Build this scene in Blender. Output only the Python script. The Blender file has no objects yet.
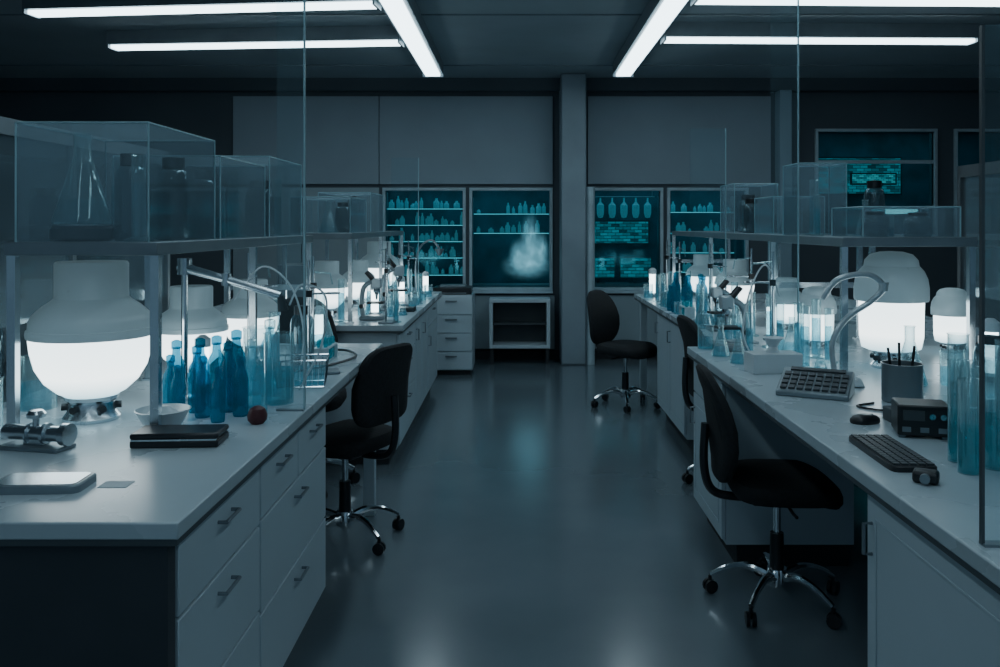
import bpy, math, random
from mathutils import Vector, Matrix
random.seed(7)
R=math.radians; PI=math.pi
scene=bpy.context.scene; COL=scene.collection
# ---------------------------------------------------------------- materials
def new_mat(name):
    m=bpy.data.materials.new(name); m.use_nodes=True; nt=m.node_tree; nt.nodes.clear()
    out=nt.nodes.new('ShaderNodeOutputMaterial'); return m,nt,out
def mat(name,col,rough=.5,metal=0,em=None,es=0,var=.12,scale=6,bump=0,spec=.5,trans=0,rvar=.08,coat=0):
    m,nt,out=new_mat(name); N=nt.nodes; L=nt.links
    b=N.new('ShaderNodeBsdfPrincipled'); L.new(b.outputs[0],out.inputs[0])
    tc=N.new('ShaderNodeTexCoord'); nz=N.new('ShaderNodeTexNoise'); nz.inputs['Scale'].default_value=scale; nz.inputs['Detail'].default_value=5
    L.new(tc.outputs['Object'],nz.inputs['Vector'])
    r=N.new('ShaderNodeValToRGB'); c=Vector(col)
    r.color_ramp.elements[0].position=.3; r.color_ramp.elements[1].position=.7
    r.color_ramp.elements[0].color=(*(c*(1-var)),1); r.color_ramp.elements[1].color=(*[min(1,x*(1+var)) for x in c],1)
    L.new(nz.outputs['Fac'],r.inputs[0]); L.new(r.outputs[0],b.inputs['Base Color'])
    mr=N.new('ShaderNodeMapRange'); mr.inputs[3].default_value=max(0,rough-rvar); mr.inputs[4].default_value=min(1,rough+rvar)
    L.new(nz.outputs['Fac'],mr.inputs[0]); L.new(mr.outputs[0],b.inputs['Roughness'])
    b.inputs['Metallic'].default_value=metal; b.inputs['Specular IOR Level'].default_value=spec
    b.inputs['Transmission Weight'].default_value=trans
    if coat: b.inputs['Coat Weight'].default_value=coat; b.inputs['Coat Roughness'].default_value=.16
    if em: b.inputs['Emission Color'].default_value=(*em,1); b.inputs['Emission Strength'].default_value=es
    if bump:
        bp=N.new('ShaderNodeBump'); bp.inputs['Strength'].default_value=bump; bp.inputs['Distance'].default_value=.01
        L.new(nz.outputs['Fac'],bp.inputs['Height']); L.new(bp.outputs[0],b.inputs['Normal'])
    return m
def glass(name,tint=(.85,.95,.97),edge=(.5,.7,.75),blend=.3,base=.03,gain=.8,diff=.35,haze=None,hz=0.0):
    m,nt,out=new_mat(name); N=nt.nodes; L=nt.links
    tr=N.new('ShaderNodeBsdfTransparent'); tr.inputs[0].default_value=(*tint,1)
    gl=N.new('ShaderNodeBsdfGlossy'); gl.inputs['Roughness'].default_value=.06; gl.inputs[0].default_value=(*[min(1,e*1.3) for e in edge],1)
    df=N.new('ShaderNodeBsdfTranslucent'); df.inputs[0].default_value=(*edge,1)
    m1=N.new('ShaderNodeMixShader'); m1.inputs[0].default_value=diff; L.new(gl.outputs[0],m1.inputs[1]); L.new(df.outputs[0],m1.inputs[2])
    lw=N.new('ShaderNodeLayerWeight'); lw.inputs[0].default_value=blend
    nz=N.new('ShaderNodeTexNoise'); nz.inputs['Scale'].default_value=5
    ma=N.new('ShaderNodeMath'); ma.operation='MULTIPLY_ADD'; ma.use_clamp=True; ma.inputs[1].default_value=gain; ma.inputs[2].default_value=base
    L.new(lw.outputs['Facing'],ma.inputs[0])
    mb=N.new('ShaderNodeMath'); mb.operation='MULTIPLY_ADD'; mb.inputs[1].default_value=base; L.new(nz.outputs['Fac'],mb.inputs[0]); L.new(ma.outputs[0],mb.inputs[2])
    m2=N.new('ShaderNodeMixShader'); L.new(mb.outputs[0],m2.inputs[0]); L.new(tr.outputs[0],m2.inputs[1]); L.new(m1.outputs[0],m2.inputs[2])
    last=m2
    if hz:
        d2=N.new('ShaderNodeBsdfDiffuse'); d2.inputs[0].default_value=(*haze,1)
        m3=N.new('ShaderNodeMixShader'); m3.inputs[0].default_value=hz; L.new(m2.outputs[0],m3.inputs[1]); L.new(d2.outputs[0],m3.inputs[2]); last=m3
    L.new(last.outputs[0],out.inputs[0]); return m
def liquid(name,col,em=0.0,mixt=.35,tr=None):
    m,nt,out=new_mat(name); N=nt.nodes; L=nt.links
    b=N.new('ShaderNodeBsdfPrincipled'); b.inputs['Roughness'].default_value=.12
    nz=N.new('ShaderNodeTexNoise'); nz.inputs['Scale'].default_value=9
    r=N.new('ShaderNodeValToRGB'); r.color_ramp.elements[0].color=(*[c*.65 for c in col],1); r.color_ramp.elements[1].color=(*[min(1,c*1.3) for c in col],1)
    L.new(nz.outputs['Fac'],r.inputs[0]); L.new(r.outputs[0],b.inputs['Base Color'])
    b.inputs['Emission Color'].default_value=(*col,1); b.inputs['Emission Strength'].default_value=em  # emission lifts the colour; the liquid itself is no light source
    t=N.new('ShaderNodeBsdfTransparent'); t.inputs[0].default_value=(*(tr or [min(1,c*1.5+.1) for c in col]),1)
    tl=N.new('ShaderNodeBsdfTranslucent'); L.new(r.outputs[0],tl.inputs[0])
    m0=N.new('ShaderNodeMixShader'); m0.inputs[0].default_value=.5; L.new(b.outputs[0],m0.inputs[1]); L.new(tl.outputs[0],m0.inputs[2])
    mx=N.new('ShaderNodeMixShader'); mx.inputs[0].default_value=mixt; L.new(m0.outputs[0],mx.inputs[1]); L.new(t.outputs[0],mx.inputs[2])
    L.new(mx.outputs[0],out.inputs[0]); return m
def screen(name,c1,c2,st,sc=(14,60)):
    m,nt,out=new_mat(name); N=nt.nodes; L=nt.links
    tc=N.new('ShaderNodeTexCoord'); mp=N.new('ShaderNodeMapping'); mp.inputs['Rotation'].default_value=(R(90),0,0)
    br=N.new('ShaderNodeTexBrick'); br.inputs['Scale'].default_value=sc[0]; br.inputs['Color1'].default_value=(*c1,1); br.inputs['Color2'].default_value=(*c2,1)
    br.inputs['Mortar'].default_value=(0.002,.008,.01,1); br.inputs['Mortar Size'].default_value=.03; br.inputs['Row Height'].default_value=.35; br.inputs['Brick Width'].default_value=.9
    L.new(tc.outputs['Object'],mp.inputs[0]); L.new(mp.outputs[0],br.inputs[0])
    e=N.new('ShaderNodeEmission'); e.inputs[1].default_value=st; L.new(br.outputs[0],e.inputs[0]); L.new(e.outputs[0],out.inputs[0]); return m
def emit(name,c,s):
    m,nt,out=new_mat(name); N=nt.nodes; L=nt.links
    nz=N.new('ShaderNodeTexNoise'); nz.inputs['Scale'].default_value=3
    r=N.new('ShaderNodeValToRGB'); r.color_ramp.elements[0].color=(*[x*.93 for x in c],1); r.color_ramp.elements[1].color=(*c,1)
    L.new(nz.outputs['Fac'],r.inputs[0])
    e=N.new('ShaderNodeEmission'); e.inputs[1].default_value=s; L.new(r.outputs[0],e.inputs[0]); L.new(e.outputs[0],out.inputs[0]); return m
def bowlmat():
    m,nt,out=new_mat('glowing bowl'); N=nt.nodes; L=nt.links
    tc=N.new('ShaderNodeTexCoord'); sp=N.new('ShaderNodeSeparateXYZ'); L.new(tc.outputs['Object'],sp.inputs[0])
    r=N.new('ShaderNodeValToRGB'); e=r.color_ramp.elements
    mr=N.new('ShaderNodeMapRange'); mr.inputs[1].default_value=.075; mr.inputs[2].default_value=.25; L.new(sp.outputs['Z'],mr.inputs[0])
    e[0].position=0; e[0].color=(.22,.42,.5,1); e[1].position=1; e[1].color=(.75,.9,.95,1)
    x=r.color_ramp.elements.new(.45); x.color=(.85,.98,1,1)
    L.new(mr.outputs[0],r.inputs[0])
    em=N.new('ShaderNodeEmission'); em.inputs[1].default_value=3.8; L.new(r.outputs[0],em.inputs[0]); L.new(em.outputs[0],out.inputs[0]); return m
def softglowmat():
    m,nt,out=new_mat('vapour volume'); N=nt.nodes; L=nt.links  # self-emitting volume that imitates a soft hazy glow
    tc=N.new('ShaderNodeTexCoord'); g=N.new('ShaderNodeTexGradient'); g.gradient_type='SPHERICAL'; L.new(tc.outputs['Object'],g.inputs[0])
    nz=N.new('ShaderNodeTexNoise'); nz.inputs['Scale'].default_value=3.5; nz.inputs['Detail'].default_value=4; L.new(tc.outputs['Object'],nz.inputs['Vector'])
    pw=N.new('ShaderNodeMath'); pw.operation='POWER'; pw.inputs[1].default_value=1.5; L.new(g.outputs['Fac'],pw.inputs[0])
    n2=N.new('ShaderNodeMath'); n2.operation='POWER'; n2.inputs[1].default_value=2.5; L.new(nz.outputs['Fac'],n2.inputs[0])
    a=N.new('ShaderNodeMath'); a.operation='MULTIPLY'; L.new(pw.outputs[0],a.inputs[0]); L.new(n2.outputs[0],a.inputs[1])
    b=N.new('ShaderNodeMath'); b.operation='MULTIPLY'; b.inputs[1].default_value=30.0; L.new(a.outputs[0],b.inputs[0])
    e=N.new('ShaderNodeEmission'); e.inputs[0].default_value=(.35,.75,.9,1); L.new(b.outputs[0],e.inputs[1]); L.new(e.outputs[0],out.inputs['Volume']); return m
M={}
M['floor']=mat('resin floor',(.145,.19,.22),.24,var=.10,scale=1.3,spec=.8,rvar=.05,coat=.7)
M['ceil']=mat('ceiling paint',(.32,.39,.43),.8,scale=1)
M['wall']=mat('dark wall paint',(.08,.105,.125),.7,scale=1)
M['panel']=mat('grey wall panel',(.27,.345,.4),.6,scale=1.5,var=.06)
M['wlow']=mat('pale lower wall',(.28,.36,.4),.6,scale=1.5)
M['frame']=mat('pale window frame',(.42,.54,.6),.45)
M['column']=mat('column paint',(.25,.32,.37),.5,scale=2)
M['niche']=mat('teal room',(.02,.075,.1),.6,scale=3,var=.6)
M['house']=mat('luminaire housing',(.2,.25,.28),.4,metal=.2)
M['tube']=emit('cool tube glow',(.70,.90,1.0),6.5)
M['top']=mat('grey laminate worktop',(.44,.53,.58),.28,scale=3,var=.06)
M['edge']=mat('dark worktop edge',(.06,.08,.09),.4)
M['cab']=mat('white cabinet lacquer',(.48,.585,.645),.35,scale=2,var=.04)
M['plinth']=mat('dark plinth',(.02,.025,.03),.6)
M['gap']=mat('dark cabinet carcass',(.06,.075,.085),.5)
M['shadepanel']=mat('dark end panel',(.035,.045,.055),.5)  # dark colour carries the shade on the unlit bench end
M['steel']=mat('brushed steel',(.55,.62,.66),.25,metal=.95)
M['chrome']=mat('chrome',(.75,.8,.83),.12,metal=1,rvar=.04)
M['greym']=mat('grey metal',(.22,.27,.3),.4,metal=.5)
M['black']=mat('black fabric',(.012,.015,.018),.8,scale=60,var=.4,bump=.2)
M['blackp']=mat('black plastic',(.015,.018,.022),.35)
M['white']=mat('white plastic',(.6,.68,.72),.35,var=.04)
M['palem']=mat('pale grey pipe',(.5,.58,.62),.3,metal=.4)
M['whiteg']=mat('frosted white cover',(.5,.61,.66),.3,em=(.55,.85,.95),es=.08,var=.05)  # faint emission imitates light showing through from the bowl inside
M['bowl']=bowlmat()
M['softglow']=softglowmat()
M['spot']=emit('small lamp glow',(.8,.96,1),6)
M['oval']=emit('oval cyan highlight',(.3,.85,.92),1.1)  # emissive colour for the oval window highlight
M['red']=mat('dark red rubber',(.07,.015,.02),.5)
M['paper']=mat('white paper',(.6,.68,.72),.8,bump=.3)
M['glass']=glass('clear glassware',edge=(.6,.8,.86),base=.07,gain=.9,haze=(.5,.7,.75),hz=.07)
M['smoke']=glass('dark smoked glass',(.45,.55,.58),(.4,.55,.6),.3,.08,.9,.3,(.4,.5,.55),.06)
M['pane']=glass('clear acrylic sheet',(.95,.99,1),(.4,.6,.66),.15,.02,.3,.5)
M['casepane']=glass('hazy acrylic case',(.94,.97,.98),(.5,.64,.7),.2,.05,.5,.45,(.5,.6,.66),.06)
M['gedge']=mat('bright glass edge',(.32,.5,.56),.2)
M['wpane']=glass('hazy window pane',(.8,.93,.96),(.12,.38,.46),.1,.05,.25,.6)
M['blue']=liquid('teal blue liquid',(.03,.27,.38),.08,.62,(.25,.62,.75))  # slight self-emission brightens bottles that hold no lamp
M['teal']=liquid('teal liquid',(.08,.46,.54),.07,.62,(.4,.82,.88))
M['pale']=liquid('pale blue tank',(.36,.6,.7),.05,.74,(.65,.9,.96))
M['bott']=liquid('small teal bottle',(.18,.58,.66),.24,.2)  # self-emission put in so the bottle rows look bright
M['led']=emit('cyan strip',(.12,.62,.72),1.2)
M['scr1']=screen('teal data screen',(.01,.10,.13),(.03,.5,.55),.7)
M['scr2']=screen('dark data screen',(.004,.03,.04),(.01,.26,.32),.8,(9,40))
# ---------------------------------------------------------------- mesh builder
class MB:
    def __init__(s): s.v=[]; s.f=[]
    def add(s,vs,fs,Mx=None):
        o=len(s.v)
        for v in vs:
            v=Vector(v); s.v.append(tuple(Mx@v if Mx is not None else v))
        s.f+= [tuple(i+o for i in f) for f in fs]; return s
    def box(s,c,d,rz=0,Mx=None):
        x,y,z=[k/2 for k in d]
        vs=[(-x,-y,-z),(x,-y,-z),(x,y,-z),(-x,y,-z),(-x,-y,z),(x,-y,z),(x,y,z),(-x,y,z)]
        fs=[(3,2,1,0),(4,5,6,7),(0,1,5,4),(1,2,6,5),(2,3,7,6),(3,0,4,7)]
        m=Matrix.Translation(c)@(Matrix.Rotation(rz,4,'Z') if rz else Matrix.Identity(4))
        if Mx is not None: m=m@Mx
        return s.add(vs,fs,m)
    def span(s,x0,x1,y0,y1,z0,z1): return s.box(((x0+x1)/2,(y0+y1)/2,(z0+z1)/2),(abs(x1-x0),abs(y1-y0),abs(z1-z0)))
    def lathe(s,prof,c=(0,0,0),seg=24,Mx=None):
        vs=[];fs=[];rings=[]
        for r,z in prof:
            if r<=1e-6: rings.append([len(vs)]); vs.append((0,0,z))
            else:
                rings.append(list(range(len(vs),len(vs)+seg)))
                vs+=[(r*math.cos(2*PI*i/seg),r*math.sin(2*PI*i/seg),z) for i in range(seg)]
        for a,b in zip(rings,rings[1:]):
            for i in range(seg):
                j=(i+1)%seg
                if len(a)==1 and len(b)==1: continue
                if len(a)==1: fs.append((a[0],b[j],b[i])) 
                elif len(b)==1: fs.append((a[i],a[j],b[0]))
                else: fs.append((a[i],a[j],b[j],b[i]))
        m=Matrix.Translation(c)
        if Mx is not None: m=m@Mx
        return s.add(vs,fs,m)
    def cyl(s,c,r,h,seg=20,Mx=None): return s.lathe([(0,0),(r,0),(r,h),(0,h)],c,seg,Mx)
    def tube(s,pts,r,seg=8):
        P=[Vector(p) for p in pts]; n=len(P); vs=[];fs=[]
        rr=r if isinstance(r,(list,tuple)) else [r]*n
        t=(P[1]-P[0]).normalized(); u=t.orthogonal().normalized()
        for i in range(n):
            t2=(P[min(i+1,n-1)]-P[max(i-1,0)]).normalized()
            u=(u-t2*u.dot(t2)).normalized(); w=t2.cross(u)
            for k in range(seg):
                a=2*PI*k/seg; vs.append(P[i]+(u*math.cos(a)+w*math.sin(a))*rr[i])
        for i in range(n-1):
            for k in range(seg):
                l=(k+1)%seg; fs.append((i*seg+k,i*seg+l,(i+1)*seg+l,(i+1)*seg+k))
        fs.append(tuple(reversed(range(seg)))); fs.append(tuple(range((n-1)*seg,n*seg)))
        return s.add(vs,fs)
    def pad(s,a,b,rings,fn=lambda p:p,seg=32,p=4):
        vs=[];fs=[]
        for sc,z in rings:
            for i in range(seg):
                t=2*PI*i/seg; c,q=math.cos(t),math.sin(t)
                x=math.copysign(abs(c)**(2/p),c)*a*sc; y=math.copysign(abs(q)**(2/p),q)*b*sc
                vs.append(fn(Vector((x,y,z))))
        n=len(rings)
        for i in range(n-1):
            for k in range(seg):
                l=(k+1)%seg; fs.append((i*seg+k,i*seg+l,(i+1)*seg+l,(i+1)*seg+k))
        fs.append(tuple(reversed(range(seg)))); fs.append(tuple(range((n-1)*seg,n*seg)))
        return s.add(vs,fs)
    def build(s,name,m,parent=None,bevel=0,loc=None):
        me=bpy.data.meshes.new(name); me.from_pydata(s.v,[],s.f); me.update()
        me.polygons.foreach_set('use_smooth',[True]*len(me.polygons))
        try: me.set_sharp_from_angle(angle=R(38))
        except Exception: pass
        me.materials.append(M[m]); o=bpy.data.objects.new(name,me); COL.objects.link(o)
        if parent: o.parent=parent
        if loc: o.location=loc
        if bevel:
            b=o.modifiers.new('bevel','BEVEL'); b.width=bevel; b.segments=2; b.limit_method='ANGLE'
        return o
def smooth_pts(pts,n=6):
    P=[Vector(p) for p in pts]; out=[]
    for i in range(len(P)-1):
        p0=P[max(i-1,0)];p1=P[i];p2=P[i+1];p3=P[min(i+2,len(P)-1)]
        for k in range(n):
            t=k/n; out.append(.5*((2*p1)+(p2-p0)*t+(2*p0-5*p1+4*p2-p3)*t*t+(3*p1-p0-3*p2+p3)*t**3))
    out.append(P[-1]); return out
def tag(o,label,cat,group=None,kind=None):
    o['label']=label; o['category']=cat
    if group: o['group']=group
    if kind: o['kind']=kind
    return o
def thing(name,label,cat,loc=(0,0,0),rz=0,group=None):
    o=bpy.data.objects.new(name,None); COL.objects.link(o); o.empty_display_size=.05
    o.location=loc; o.rotation_euler=(0,0,rz); return tag(o,label,cat,group)
def struct(o): o['kind']='structure'; return o
def dup(root,loc,rz=0,label=None,group=None,sc=None):
    r=root.copy(); COL.objects.link(r); r.location=loc; r.rotation_euler=(0,0,rz)
    if label: r['label']=label
    if group: r['group']=group
    elif 'group' in r.keys() and group is None and label: del r['group']
    if sc: r.scale=(sc,sc,sc) if not isinstance(sc,(tuple,list)) else sc
    for ch in list(root.children):
        c=ch.copy(); COL.objects.link(c); c.parent=r
        for g in list(ch.children):
            d=g.copy(); COL.objects.link(d); d.parent=c
    return r
# ---------------------------------------------------------------- camera
F=850.0; H=1.55
cam=bpy.data.cameras.new('camera'); co=bpy.data.objects.new('camera',cam); COL.objects.link(co)
co.location=(0,0,H); co.rotation_euler=(R(90),0,0); cam.sensor_width=36; cam.lens=F/1000*36
cam.shift_x=-.017; cam.shift_y=-.108; cam.clip_start=.02; scene.camera=co
# ---------------------------------------------------------------- setting
BW=9.9; CH=3.24
struct(MB().span(-6.3,6.3,-3,11.3,-.1,0).build('floor','floor'))
struct(MB().span(-6.3,6.3,-3,11.3,CH,CH+.1).build('ceiling','ceil'))
struct(MB().span(-6.4,-6.3,-3,BW,0,CH).build('wall_left','wall'))
struct(MB().span(6.3,6.4,-3,BW,0,CH).build('wall_right','wall'))
Z0,Z1=.83,1.955
holes=[(-1.53,-.63),(-.52,.38),(.82,1.665),(1.78,2.655)]
H2=[(3.5,4.85),(5.12,6.05)]
def wall_holes(x0,x1,z0,z1,hs,y0,y1):
    m=MB(); xs=sorted({x0,x1,*[h[0] for h in hs],*[h[1] for h in hs]}); zs=sorted({z0,z1,*[h[2] for h in hs],*[h[3] for h in hs]})
    for a,b in zip(xs,xs[1:]):
        for c,d in zip(zs,zs[1:]):
            mx,mz=(a+b)/2,(c+d)/2
            if not any(h[0]<mx<h[1] and h[2]<mz<h[3] for h in hs): m.span(a,b,y0,y1,c,d)
    return m
hl=[(a,b,Z0,Z1) for a,b in holes]+[(a,b,1.45,2.64) for a,b in H2]
struct(wall_holes(-6.3,6.3,0,CH,hl,BW,BW+.1).build('wall_back','wall'))
nb=MB(); nb.span(-2.0,2.9,11.2,11.3,.4,2.4).span(-2.0,2.9,BW+.1,11.2,.55,.6).span(-2.0,2.9,BW+.1,11.2,2.3,2.36).span(-2.05,-2.0,BW+.1,11.2,.4,2.4).span(2.9,2.95,BW+.1,11.2,.4,2.4).span(.56,.62,BW+.1,11.2,.6,2.3)
struct(nb.build('wall_beyond','niche'))
nb=MB(); nb.span(3.2,6.25,11.2,11.3,1.1,2.9).span(3.2,6.25,BW+.1,11.2,1.1,1.15).span(3.2,6.25,BW+.1,11.2,2.85,2.9).span(3.15,3.2,BW+.1,11.2,1.1,2.9).span(6.25,6.3,BW+.1,11.2,1.1,2.9)
struct(nb.build('wall_beyond_right','niche'))
def window(n,x0,x1,z0,z1,mull=True):
    f=.035; y0,y1=BW-.035,BW+.04
    m=MB().span(x0-f,x1+f,y0,y1,z1,z1+f).span(x0-f,x1+f,y0,y1,z0-f,z0).span(x0-f,x0,y0,y1,z0,z1).span(x1,x1+f,y0,y1,z0,z1)
    w=struct(m.build('window_%d'%n,'frame',bevel=.004))
    MB().span(x0-f,x1+f,BW-.09,BW-.035,z0-f-.03,z0-f).build('window_sill','frame',w,bevel=.004)
    MB().span(x0,x1,BW+.015,BW+.021,z0,z1).build('window_pane','wpane',w)
    return w
for i,(a,b) in enumerate(holes): window(i+1,a,b,Z0,Z1)
w5=window(5,*H2[0],1.45,2.64); w6=window(6,*H2[1],1.45,2.64)
MB().span(H2[0][0],H2[0][1],BW-.02,BW+.01,2.27,2.31).build('transom','frame',w5)
def panel(n,x0,x1,z0,z1,mt='panel',y=BW):
    return struct(MB().span(x0+.004,x1-.004,y-.04,y,z0,z1).build('trim_%d'%n,mt,bevel=.003))
n=1
for a,b in [(-3.3,-1.6),(-1.6,.42)]: panel(n,a,b,2.03,3.05); n+=1
for a,b in [(.82,2.95)]: panel(n,a,b,2.03,3.05); n+=1
for a,b in [(-3.3,-2.5),(-2.5,-1.6)]: panel(n,a,b,.76,1.99,'wlow'); n+=1
for a,b in [(-3.3,-2.5),(-2.5,-1.6),(-1.6,-.58),(-.58,.44),(.82,1.72),(1.72,2.72),(2.72,3.0)]: panel(n,a,b,.12,.74,'wlow'); n+=1
struct(MB().span(-6.3,6.3,BW-.16,BW,3.1,CH).build('trim_%d'%n,'wall')); n+=1
struct(MB().span(-6.3,6.3,BW-.05,BW,0,.1).build('baseboard_back','plinth'))
m=MB().span(.49,.77,9.42,9.86,0,CH); struct(m.build('trim_%d'%n,'column',bevel=.02)); n+=1
m=MB().cyl((.82,9.5,0),.05,1.98); struct(m.build('trim_%d'%n,'frame')); n+=1
struct(MB().span(3.0,3.14,9.7,BW,0,3.1).build('trim_%d'%n,'panel',bevel=.01)); n+=1
for k,(x0,x1,y) in enumerate([(-6.3,6.3,4.5),(-6.3,6.3,6.8),(-6.3,6.3,8.95)]):
    struct(MB().span(x0,x1,y-.01,y+.01,CH-.012,CH).build('trim_%d'%n,'house')); n+=1
# ---------------------------------------------------------------- ceiling lights
def ceil_light(label,x0,y0,x1,y1,wd=.15):
    L_=math.hypot(x1-x0,y1-y0); a=math.atan2(y1-y0,x1-x0)
    t=thing('ceiling_light',label,'light',((x0+x1)/2,(y0+y1)/2,3.1),a)
    MB().span(-L_/2,L_/2,-wd/2-.03,wd/2+.03,.02,.14).build('housing','house',t,bevel=.002)
    MB().span(-L_/2+.01,L_/2-.01,-wd/2,wd/2,-.008,.02).build('diffuser','tube',t,bevel=.006)
    for s in (-1,1): MB().span(s*L_/2-.008,s*L_/2+.008,-wd/2-.032,wd/2+.032,-.012,.14).build('end_cap','house',t)
    return t
ceil_light('long ceiling light running along the aisle, meeting the two left crosswise tubes',-.87,-2.5,-.87,8.8,.15)
ceil_light('long ceiling light running along the aisle, meeting the two right crosswise tubes',1.1,-2.5,1.1,8.8,.15)
ceil_light('crosswise ceiling tube at the top left, nearer of the left pair',-3.57,6.25,-.99,6.0,.12)
ceil_light('crosswise ceiling tube at the upper left, farther of the left pair',-3.54,7.45,-.99,7.25,.12)
ceil_light('crosswise ceiling tube at the top right, nearer of the right pair',1.23,5.88,3.88,5.95,.12)
ceil_light('crosswise ceiling tube at the upper right, farther of the right pair',1.23,7.14,3.86,7.2,.12)
# ---------------------------------------------------------------- benches
TZ=.91
def worktop(label,x0,x1,y0,y1,legs,endp=None):
    cx,cy=(x0+x1)/2,(y0+y1)/2
    t=thing('worktop',label,'worktop',(cx,cy,0))
    w,l=abs(x1-x0)/2,(y1-y0)/2
    MB().span(-w,w,-l,l,.872,TZ).build('top','top',t,bevel=.004)
    MB().span(-w+.004,w-.004,-l+.004,l-.004,.858,.872).build('edge_band','edge',t)
    for (lx,ly) in legs: MB().span(lx-cx-.03,lx-cx+.03,ly-cy-.03,ly-cy+.03,0,.86).build('leg','cab',t,bevel=.004)
    if endp: MB().span(-w+.03,w-.03,endp-cy-.02,endp-cy+.02,0,.86).build('end_panel','shadepanel',t)
    return t
worktop('pale grey worktop of the nearest left bench, carrying the large glowing bowl',-2.4,-.73,1.83,4.62,[(-.79,4.56),(-2.3,4.56)],1.87)
worktop('pale grey worktop of the far left bench beyond the empty gap',-2.4,-.73,5.45,8.25,[(-2.3,8.15)])
worktop('pale grey worktop of the nearest right bench, with keyboard and mouse',.9,2.9,1.0,4.5,[(2.8,1.1)])
worktop('pale grey worktop of the far right bench, ending near the column',1.1,2.9,4.52,8.0,[(1.18,7.94),(2.8,7.94)])
def cabinet(label,xf,sgn,y0,y1,fronts,depth=.6,h=.857):
    w=y1-y0; t=thing('cabinet',label,'cabinet',(xf-sgn*depth/2,(y0+y1)/2,0),0 if sgn>0 else PI)
    d=depth/2
    MB().span(-d,d-.02,-w/2+.001,w/2-.001,.1,h).build('body','cab',t)
    MB().span(-d+.02,d-.07,-w/2+.01,w/2-.01,0,.1).build('plinth','plinth',t)
    for fr in fronts:
        kind,a0,a1,z0,z1=fr; ya,yb=-w/2+w*a0+.004,-w/2+w*a1-.004
        m=MB().span(d-.018,d,ya,yb,z0+.004,z1-.004)
        if kind=='door':
            for (p,q,r_,s_) in ((ya+.05,yb-.05,z0+.06,z0+.068),(ya+.05,yb-.05,z1-.068,z1-.06),(ya+.05,ya+.058,z0+.06,z1-.06),(yb-.058,yb-.05,z0+.06,z1-.06)):
                m.span(d,d+.003,p,q,r_,s_)
        f=m.build(kind,'cab',t,bevel=.003)
        hm=MB()
        if kind=='drawer':
            c=(ya+yb)/2; zc=z1-.05; L2=min(.05,(yb-ya)*.3)
            hm.tube([(d,c-L2,zc),(d+.022,c-L2,zc),(d+.022,c+L2,zc),(d,c+L2,zc)],.005)
        else:
            yy=ya+.03; hm.tube([(d,yy,z1-.16),(d+.022,yy,z1-.16),(d+.022,yy,z1-.08),(d,yy,z1-.08)],.005)
        hm.build('handle','greym',f)
    return t
D3=[('drawer',0,1,.12,.42),('drawer',0,1,.42,.67),('drawer',0,1,.67,.85)]
DD=[('door',0,.5,.12,.85),('door',.5,1,.12,.85)]
DT=[('drawer',0,1,.68,.85),('door',0,1,.12,.68)]
cabinet('white cabinet with three drawers, nearest on the left beside the dark end panel',-.755,1,1.895,2.5,D3)
cabinet('white cabinet with drawers over plain doors, beside the left swivel chair',-.755,1,2.505,3.36,[('drawer',0,.5,.68,.85),('drawer',.5,1,.68,.85),('drawer',0,1,.4,.68),('drawer',0,1,.12,.4)])
cabinet('white drawer cabinet at the near end of the far left bench',-.76,1,5.5,6.35,D3)
cabinet('white cabinet with two doors in the middle of the far left bench',-.76,1,6.36,7.25,DD)
cabinet('white cabinet with drawer over door at the far end of the far left bench',-.76,1,7.26,8.1,DT)
cabinet('white panelled cabinet at the right edge of the photo under the near worktop',.93,-1,1.5,2.26,[('door',0,1,.12,.85)])
cabinet('white drawer cabinet closest to the camera on the right',.93,-1,1.02,1.495,D3)
cabinet('white cabinet between the first and second right swivel chairs',.93,-1,3.86,4.48,DT)
cabinet('white cabinet between the second and farthest right swivel chairs',1.13,-1,5.75,6.85,DD)
t=thing('cabinet','white drawer cabinet standing alone near the back wall by the left windows','cabinet',(-.68,9.05,0),-PI/2)
MB().span(-.25,.25,-.22,.22,.05,.83).build('body','cab',t,bevel=.005); MB().span(-.22,.22,-.2,.2,0,.05).build('plinth','plinth',t)
for k in range(4):
    f=MB().span(.25,.265,-.215,.215,.06+k*.19,.06+k*.19+.18).build('drawer','cab',t,bevel=.003)
    MB().span(.265,.28,-.06,.06,.06+k*.19+.13,.06+k*.19+.145).build('handle','greym',f)
t=thing('open_cabinet','low white open fronted cabinet standing below the second window','cabinet',(.03,9.62,0))
MB().span(-.34,.34,-.16,.16,.69,.73).span(-.34,.34,-.16,.16,.18,.22).span(-.34,-.3,-.16,.16,.22,.69).span(.3,.34,-.16,.16,.22,.69).build('body','cab',t,bevel=.004)
MB().span(-.3,.3,.13,.15,.22,.69).build('back_panel','gap',t); MB().span(-.3,.3,-.12,.13,.44,.455).build('shelf','gap',t)
for sx in (-1,1):
    for sy in (-1,1): MB().span(sx*.31-.02,sx*.31+.02,sy*.13-.02,sy*.13+.02,0,.18).build('leg','plinth',t)
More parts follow.
